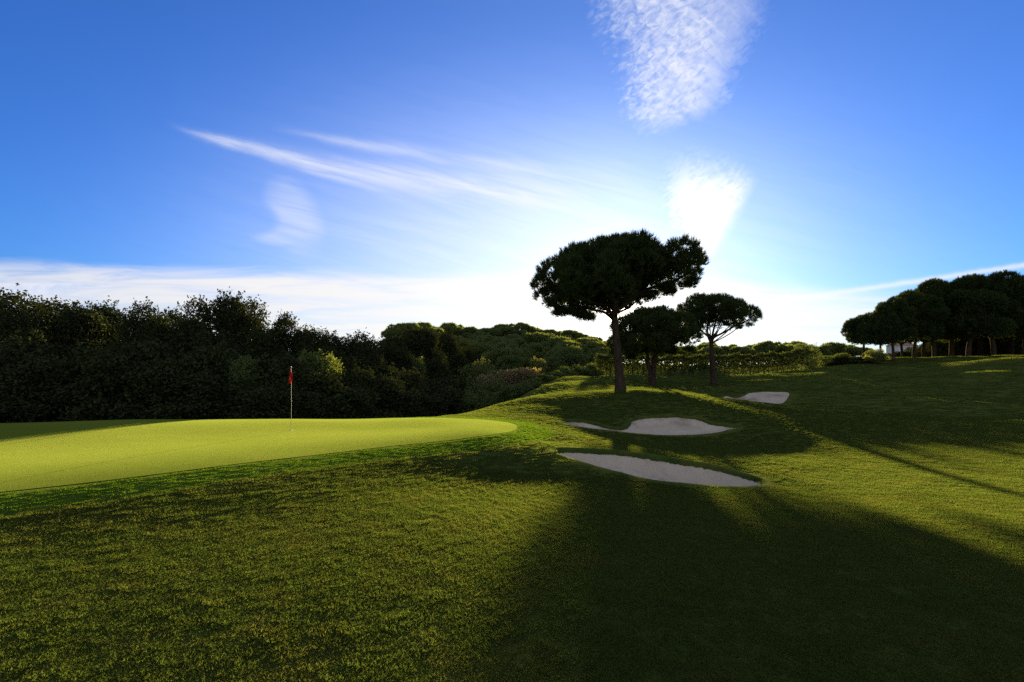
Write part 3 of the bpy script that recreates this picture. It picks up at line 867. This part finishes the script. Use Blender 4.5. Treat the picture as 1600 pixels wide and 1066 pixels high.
oaks = [Kind(oak_kind(31 + i, 3.2, 9.0, 30, 24000, 0.18, 'oak', 130), 'oak_tree', 'oak tree', WOOD, M['oak'], 3.2, 9.0) for i in range(4)]
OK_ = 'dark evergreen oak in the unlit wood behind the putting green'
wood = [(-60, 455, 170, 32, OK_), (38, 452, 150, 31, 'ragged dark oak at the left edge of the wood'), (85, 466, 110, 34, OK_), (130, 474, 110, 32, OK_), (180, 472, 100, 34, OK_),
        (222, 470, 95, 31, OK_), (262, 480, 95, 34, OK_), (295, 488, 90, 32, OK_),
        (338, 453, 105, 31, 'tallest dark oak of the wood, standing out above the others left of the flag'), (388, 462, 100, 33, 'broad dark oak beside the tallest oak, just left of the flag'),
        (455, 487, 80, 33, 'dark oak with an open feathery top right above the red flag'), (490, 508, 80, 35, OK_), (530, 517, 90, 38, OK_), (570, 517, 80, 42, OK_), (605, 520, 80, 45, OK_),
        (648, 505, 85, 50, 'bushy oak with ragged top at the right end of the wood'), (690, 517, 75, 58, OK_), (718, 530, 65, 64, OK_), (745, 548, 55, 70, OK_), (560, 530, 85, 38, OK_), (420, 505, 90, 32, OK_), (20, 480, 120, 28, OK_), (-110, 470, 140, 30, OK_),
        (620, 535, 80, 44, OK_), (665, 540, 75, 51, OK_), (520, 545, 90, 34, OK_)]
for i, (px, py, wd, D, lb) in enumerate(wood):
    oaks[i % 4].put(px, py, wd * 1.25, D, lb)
FRONT = 'dark understorey bushes behind the putting green'
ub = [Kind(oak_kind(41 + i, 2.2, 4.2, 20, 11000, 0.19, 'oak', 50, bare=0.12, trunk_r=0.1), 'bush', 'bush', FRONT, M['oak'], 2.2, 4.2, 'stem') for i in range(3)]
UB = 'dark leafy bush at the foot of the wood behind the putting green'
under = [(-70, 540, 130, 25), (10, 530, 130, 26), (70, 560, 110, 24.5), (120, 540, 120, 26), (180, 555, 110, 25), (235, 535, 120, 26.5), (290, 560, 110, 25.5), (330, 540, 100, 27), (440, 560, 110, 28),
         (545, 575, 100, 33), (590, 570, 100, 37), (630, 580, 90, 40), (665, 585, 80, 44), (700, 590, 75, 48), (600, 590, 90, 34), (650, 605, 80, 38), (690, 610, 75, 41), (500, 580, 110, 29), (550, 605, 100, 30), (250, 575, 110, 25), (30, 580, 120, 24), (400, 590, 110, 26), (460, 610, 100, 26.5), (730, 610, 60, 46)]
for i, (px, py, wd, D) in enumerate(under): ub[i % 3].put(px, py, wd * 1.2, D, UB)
lo_ = Kind(oak_kind(47, 2.2, 4.6, 22, 12000, 0.16, 'shrub', 50, bare=0.12, trunk_r=0.1), 'olive_bush', 'bush', 'rounded olive bushes in front of the wood', M['shrub'], 2.2, 4.6, 'stem')
lo_.put(375, 553, 70, 27, 'rounded grey-green bush in front of the wood, left of the flag')
lo_.put(500, 545, 110, 31, 'wide rounded grey-green bush in front of the wood, right of the flag')
lo_.put(648, 556, 60, 45, 'pale-green rounded bush low in front of the right end of the wood')
SH = 'low bushes along the left edge of the rising fairway'
sh = [Kind(oak_kind(51 + i, 1.6, 2.2, 16, 7000, 0.14, 'shrub', 40, bare=0.1, trunk_r=0.06), 'shrub', 'shrub', SH, M['shrub'], 1.6, 2.2, 'stem') for i in range(2)]
SHL = 'low dark shrub in the bank of bushes left of the rising fairway'
bank = [(735, 613, 55, 42), (765, 612, 55, 42), (705, 605, 60, 46), (790, 604, 50, 42), (815, 598, 45, 43), (835, 591, 42, 45), (745, 592, 60, 50), (852, 585, 40, 48), (868, 580, 38, 52), (720, 575, 60, 56), (778, 592, 50, 48), (885, 574, 36, 56), (905, 571, 36, 60), (925, 569, 36, 62), (760, 575, 50, 58), (800, 585, 50, 54)]
for i, (px, py, wd, D) in enumerate(bank): sh[i % 2].put(px, py, wd * 1.2, D, SHL)
ls = Kind(oak_kind(55, 1.8, 3.0, 16, 8000, 0.16, 'lightshrub', 60, bare=0.1, trunk_r=0.06), 'shrub', 'shrub', 'sunlit shrubs in the middle distance', M['lightshrub'], 1.8, 3.0, 'stem')
ls.put(752, 562, 50, 56, 'feathery yellow-green shrub lit from behind, left of the rising fairway')
ls.put(840, 560, 40, 58, 'light green rounded shrub beside the top of the fairway bank')
ls.put(1368, 546, 38, 64, 'bright green round bush at the foot of the right grove')
ls.put(690, 552, 32, 54, 'slim yellow-green shrub among the dark bushes near the end of the wood')
mid = Kind(oak_kind(57, 3.0, 5.0, 24, 9000, 0.22, 'shrub', 40, bare=0.12, trunk_r=0.15), 'round_tree', 'tree', 'round leafy trees before the wooded hill', M['shrub'], 3.0, 5.0)
mid.put(903, 541, 62, 86, 'round leafy tree left of the tall pine trunk, before the wooded hill')
mid.put(860, 556, 48, 84, 'lower round tree behind the light green shrub')
mid.put(1262, 537, 50, 66, 'leafy tree with a pointed top at the right end of the hedge')
mid.put(1287, 556, 44, 68, 'low round tree next to the pointed tree at the hedge end')
mid.put(1313, 552, 40, 74, 'round tree between the hedge end and the right grove')
# dry reeds: a clump is a fan of thin stalks
def reeds(px, py, wd, D, label, seed):
    rs = np.random.RandomState(seed)
    x = (px - CX) / F * D; z = ground_at(x, D)
    hh = ZC + (HOR - py) / F * D - z; R = wd / F * D * 0.5
    n = 700
    r_ = thing('reed_clump', label, 'reeds', (x, D, z), 0, 'dry reed clumps in the bank of bushes')
    P = np.stack((rs.uniform(-R, R, n), rs.uniform(-R, R, n) * 0.6, np.zeros(n)), 1)
    d = unit(np.stack((rs.randn(n) * 0.16, rs.randn(n) * 0.16, np.ones(n)), 1))
    L = (hh * rs.uniform(0.6, 1.0, n))[:, None]
    s = unit(np.cross(d, rs.randn(n, 3))) * 0.02
    V = np.stack((P - s, P + s, P + d * L), 1).reshape(-1, 3)
    tips = (P + d * L)[rs.rand(n) < 0.6] + np.array((0, 0, -0.05))
    V2, F2 = tufts(np.repeat(tips, 2, 0), np.repeat(unit(np.array([(0.2, 0, 1.0)])), len(tips) * 2, 0), 0.25, 0.06, 3, rs, 0.35)
    v, f = join([(V, np.arange(n * 3).reshape(-1, 3)), (V2, F2)])
    mesh('stalks', v, f, M['reed'], r_)
reeds(800, 578, 34, 50, 'pale dry reed clump in the middle of the bank of bushes', 61)
reeds(822, 576, 28, 50, 'pale dry reed clump at the right of the bank, below the light green shrub', 62)
reeds(770, 586, 36, 50, 'pale dry reed clump at the left of the bank, below the feathery shrub', 63)

# ---- clipped hedge behind the pines
def hedge(label, x0, y0, x1, y1, hh, seed, n):
    rs = np.random.RandomState(seed)
    r_ = thing('hedge', label, 'hedge', ((x0 + x1) / 2, (y0 + y1) / 2, ground_at((x0 + x1) / 2, (y0 + y1) / 2)))
    o0 = np.array(r_.location)
    t = rs.rand(n)
    wv = 0.12 * np.sin(t * 40) + 0.1 * np.sin(t * 97 + 1) + 0.07 * np.sin(t * 211)
    h = rs.rand(n) ** 0.8
    gap = (np.sin(t * 130) + np.sin(t * 171 + 2)) * 0.5
    ok = (h > 0.3) | (rs.rand(n) < 0.35 + 0.4 * gap)
    side = np.where(rs.rand(n) < 0.75, np.sign(rs.randn(n)) * rs.uniform(0.35, 0.6, n), rs.uniform(-0.5, 0.5, n))
    topm = rs.rand(n) < 0.22
    h = np.where(topm, 1.0 + rs.randn(n) * 0.05, h); side = np.where(topm, rs.uniform(-0.55, 0.55, n), side)
    dirv = unit(np.array((x1 - x0, y1 - y0))); nv = np.array((-dirv[1], dirv[0]))
    X_ = x0 + (x1 - x0) * t + nv[0] * side; Y_ = y0 + (y1 - y0) * t + nv[1] * side
    Z_ = ground_height(X_, Y_) + 0.15 + h * (hh + wv - 0.15)
    P = (np.stack((X_, Y_, Z_), 1) - o0)[ok]
    v, f = leaves(P, 0.22, rs, 0.65)
    mesh('foliage', v, f, M['hedge'], r_)
    parts = []
    for k in range(60):
        tt = (k + rs.rand()) / 60
        b0 = np.array((x0 + (x1 - x0) * tt, y0 + (y1 - y0) * tt, 0.0)); b0[2] = ground_at(b0[0], b0[1])
        parts.append(limb([b0 - o0, b0 - o0 + (0, 0, hh * 0.45), b0 - o0 + (rs.uniform(-.3, .3), 0, hh * 0.8)], 0.06, 0.03, 5))
    v, f = join(parts); mesh('stems', v, f, M['oakbark'], r_, True)
    return r_
hedge('long clipped hedge running behind the trunks of the three pines', 9.5, 58, 36.0, 63.5, 2.25, 71, 26000)

# ---- wooded hill
FAR = 'umbrella pines covering the far hill'
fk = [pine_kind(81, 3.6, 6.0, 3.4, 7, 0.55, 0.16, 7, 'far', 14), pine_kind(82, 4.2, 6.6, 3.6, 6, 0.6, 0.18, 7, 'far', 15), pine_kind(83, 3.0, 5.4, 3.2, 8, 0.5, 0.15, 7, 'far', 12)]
fproto = [None] * 3
rs = np.random.RandomState(9)
rows = [(88, 0.0), (93, 0), (98, 0), (107, 0), (117, 0), (127, 0), (137, 0), (146, 0), (156, 0)]
cnt = 0
for D, _ in rows:
    pxl, pxr, stepw = 620, 945 if D < 120 else 1340, 4.5
    x = (pxl - CX) / F * D
    while x < (pxr - CX) / F * D:
        y = D + rs.uniform(-3.5, 3.5); xx = x + rs.uniform(-1.5, 1.5)
        px = CX + F * xx / y
        z = ground_at(xx, y)
        s = rs.uniform(0.8, 1.15)
        if D < 100: s *= 0.82
        q = rs.randint(3)
        lab = 'round-topped umbrella pine in the continuous canopy of the far wooded hill'
        if fproto[q] is None:
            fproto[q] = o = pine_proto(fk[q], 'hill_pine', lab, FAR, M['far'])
            o.location = (xx, y, z); o.scale = (s, s, s)
        else:
            copy_tree(fproto[q], (xx, y, z), rs.uniform(0, 6.28), (s, s, s * rs.uniform(0.9, 1.1)))
        cnt += 1
        x += stepw * rs.uniform(0.8, 1.2)
print('hill pines', cnt)
# bushes behind the grove
gb = Kind(oak_kind(91, 2.4, 3.2, 22, 9000, 0.22, 'oak', 30, bare=0.05, trunk_r=0.08), 'bush', 'bush', 'bushes under the right grove', M['oak'], 2.4, 3.2, 'stem')
for i, px in enumerate((1330, 1348, 1385, 1475, 1500, 1528, 1555, 1580, 1610, 1640, 1680, 1440, 1462, 1425)):
    gb.put(px, (556, 558, 552, 526, 521, 518, 514, 512, 510, 508, 506, 540, 528, 548)[i], 60, (66, 68, 92, 84, 88, 84, 88, 84, 88, 84, 86, 96, 90, 86)[i], 'shadowed bush seen between the trunks of the right grove')
# ---- white house far behind the grove
def house():
    D = 190.0
    x = (1409 - CX) / F * D
    zb = ZC + (HOR - 548) / F * D
    r_ = thing('house', 'small white house with a tiled roof glimpsed behind the right grove', 'house', (x, D, zb - 1.0))
    w, dp, h = 3.6, 3.0, 2.8
    def bx(x0, x1, y0, y1, z0, z1):
        V = np.array([(a_, b_, c_) for a_ in (x0, x1) for b_ in (y0, y1) for c_ in (z0, z1)])
        return V, np.array([(0, 1, 3, 2), (4, 6, 7, 5), (0, 4, 5, 1), (2, 3, 7, 6), (0, 2, 6, 4), (1, 5, 7, 3)])
    v, f = bx(-w, w, -dp, dp, -8, h); mesh('wall', v, f, M['wall'], r_)
    V = np.array([(-w - .4, -dp - .4, h), (w + .4, -dp - .4, h), (w + .4, dp + .4, h), (-w - .4, dp + .4, h), (-w + 1.5, 0, h + 1.5), (w - 1.5, 0, h + 1.5)])
    mesh('roof', V, [(0, 1, 5, 4), (2, 3, 4, 5), (1, 2, 5), (3, 0, 4), (3, 2, 1, 0)], M['tile'], r_)
    for k in (-2.3, 0.1, 2.4):
        v, f = bx(k - 0.45, k + 0.45, -dp - 0.03, -dp + 0.1, 0.9, 2.0); mesh('window', v, f, M['glass'], r_)
house()

# ------------------------------------------------------------------ grass blades
def clump(name, n, R, h0, h1, wd, mat, seed, lay=0.5):
    rs = np.random.RandomState(seed)
    rad = R * np.sqrt(rs.rand(n)); th = rs.uniform(0, 6.28, n)
    P = np.stack((rad * np.cos(th), rad * np.sin(th), np.full(n, -0.006)), 1)
    d = unit(np.stack((rs.randn(n) * lay, rs.randn(n) * lay, np.ones(n)), 1))
    L = (rs.uniform(h0, h1, n))[:, None]
    s = unit(np.cross(d, rs.randn(n, 3))) * wd * 0.5
    bend = unit(rs.randn(n, 3) * np.array((1, 1, 0.2))) * L * 0.35
    m1 = P + d * L * 0.55; tip = P + d * L * 0.9 + bend
    V = np.stack((P - s, P + s, m1 + s * 0.8, m1 - s * 0.8, tip), 1).reshape(-1, 3)
    b0 = np.arange(n)[:, None] * 5
    tri = np.concatenate([b0 + np.array((0, 1, 2)), b0 + np.array((0, 2, 3)), b0 + np.array((3, 2, 4))], 0)
    me = bpy.data.meshes.new(name)
    me.from_pydata(V.tolist(), [], tri.tolist())
    me.materials.append(mat)
    o = bpy.data.objects.new(name, me)
    return o
def scatter(name, pts, scl, proto, seed):
    rs = np.random.RandomState(seed)
    n = len(pts)
    me = bpy.data.meshes.new(name)
    me.vertices.add(n); me.vertices.foreach_set('co', pts.astype(np.float32).ravel())
    r_ = np.zeros((n, 3), np.float32); r_[:, 2] = rs.uniform(0, 6.28, n); r_[:, :2] = rs.randn(n, 2) * 0.03
    at = me.attributes.new('rot', 'FLOAT_VECTOR', 'POINT'); at.data.foreach_set('vector', r_.ravel())
    at = me.attributes.new('size', 'FLOAT', 'POINT'); at.data.foreach_set('value', scl.astype(np.float32))
    o = bpy.data.objects.new(name, me); COL.objects.link(o)
    ng = bpy.data.node_groups.new(name, 'GeometryNodeTree')
    ng.interface.new_socket('Geometry', in_out='INPUT', socket_type='NodeSocketGeometry')
    ng.interface.new_socket('Geometry', in_out='OUTPUT', socket_type='NodeSocketGeometry')
    gi = ng.nodes.new('NodeGroupInput'); go = ng.nodes.new('NodeGroupOutput')
    ip = ng.nodes.new('GeometryNodeInstanceOnPoints')
    oi = ng.nodes.new('GeometryNodeObjectInfo'); oi.inputs['Object'].default_value = proto
    oi.inputs['As Instance'].default_value = True
    ar = ng.nodes.new('GeometryNodeInputNamedAttribute'); ar.data_type = 'FLOAT_VECTOR'; ar.inputs[0].default_value = 'rot'
    az = ng.nodes.new('GeometryNodeInputNamedAttribute'); az.data_type = 'FLOAT'; az.inputs[0].default_value = 'size'
    L = ng.links.new
    L(gi.outputs[0], ip.inputs['Points']); L(oi.outputs['Geometry'], ip.inputs['Instance'])
    L(ar.outputs[0], ip.inputs['Rotation']); L(az.outputs[0], ip.inputs['Scale']); L(ip.outputs[0], go.inputs[0])
    md = o.modifiers.new('blades', 'NODES'); md.node_group = ng
    tag(o, kind='stuff')
    return o
def lawn(rs, y0, y1, dens, margin=1.15):
    st = 1 / math.sqrt(dens); hw_ = y1 * margin + 2
    x, y = np.meshgrid(np.arange(-hw_, hw_, st), np.arange(y0, y1, st))
    x = (x + rs.uniform(-0.45, 0.45, x.shape) * st).ravel(); y = (y + rs.uniform(-0.45, 0.45, y.shape) * st).ravel()
    k = np.abs(x) < y * margin + 2
    x, y = x[k], y[k]
    dg = np.full(len(x), -9.0); k = box_mask(GREEN, x, y, 3); dg[k] = signed_dist(GREEN, x[k], y[k])[0]
    db = np.full(len(x), -9.0)
    for pl in BUNKERS:
        k = box_mask(pl, x, y, 1)
        if k.any(): db[k] = np.maximum(db[k], signed_dist(pl, x[k], y[k])[0])
    return x, y, dg, db
rs = np.random.RandomState(101)
R_ = clump('rough blades', 460, 0.15, 0.018, 0.042, 0.0040, M['blade'], 1, 0.75)
R2 = clump('far rough blades', 520, 0.26, 0.016, 0.036, 0.0075, M['blade'], 2, 0.7)
FR = clump('fringe blades', 420, 0.15, 0.010, 0.019, 0.0045, M['fringe'], 3, 0.6)
x, y, dg, db = lawn(rs, 2.2, 11.5, 64)
k = (dg < -1.05) & (db < -0.08)
z = ground_height(x[k], y[k])
scatter('rough_grass', np.stack((x[k], y[k], z), 1), rs.uniform(0.75, 1.3, k.sum()), R_, 1)
x2, y2, dg2, db2 = lawn(rs, 11.5, 30, 24)
k = (dg2 < -1.1) & (db2 < -0.15) & ~((x2 < -3) & (y2 > 21))
z = ground_height(x2[k], y2[k])
scatter('fairway_grass', np.stack((x2[k], y2[k], z), 1), rs.uniform(0.6, 1.0, k.sum()), R2, 2)
x3, y3, dg3, db3 = lawn(rs, 30, 80, 4.5, 1.08)
k = (dg3 < -1.1) & (db3 < -0.4) & (x3 > np.interp(y3, (30, 46, 60, 80), (0.5, 4.5, 8.5, 12)))
z = ground_height(x3[k], y3[k])
R3 = clump('distant fairway blades', 700, 0.52, 0.014, 0.032, 0.014, M['blade'], 4, 0.7)
scatter('distant_fairway_grass', np.stack((x3[k], y3[k], z), 1), rs.uniform(0.7, 1.0, k.sum()), R3, 4)
xs, ys, ds, _ = lawn(rs, 6, 23, 45)
k = (ds < -0.03) & (ds > -1.1)
z = ground_height(xs[k], ys[k])
scatter('fringe_grass', np.stack((xs[k], ys[k], z), 1), rs.uniform(0.8, 1.15, k.sum()), FR, 3)
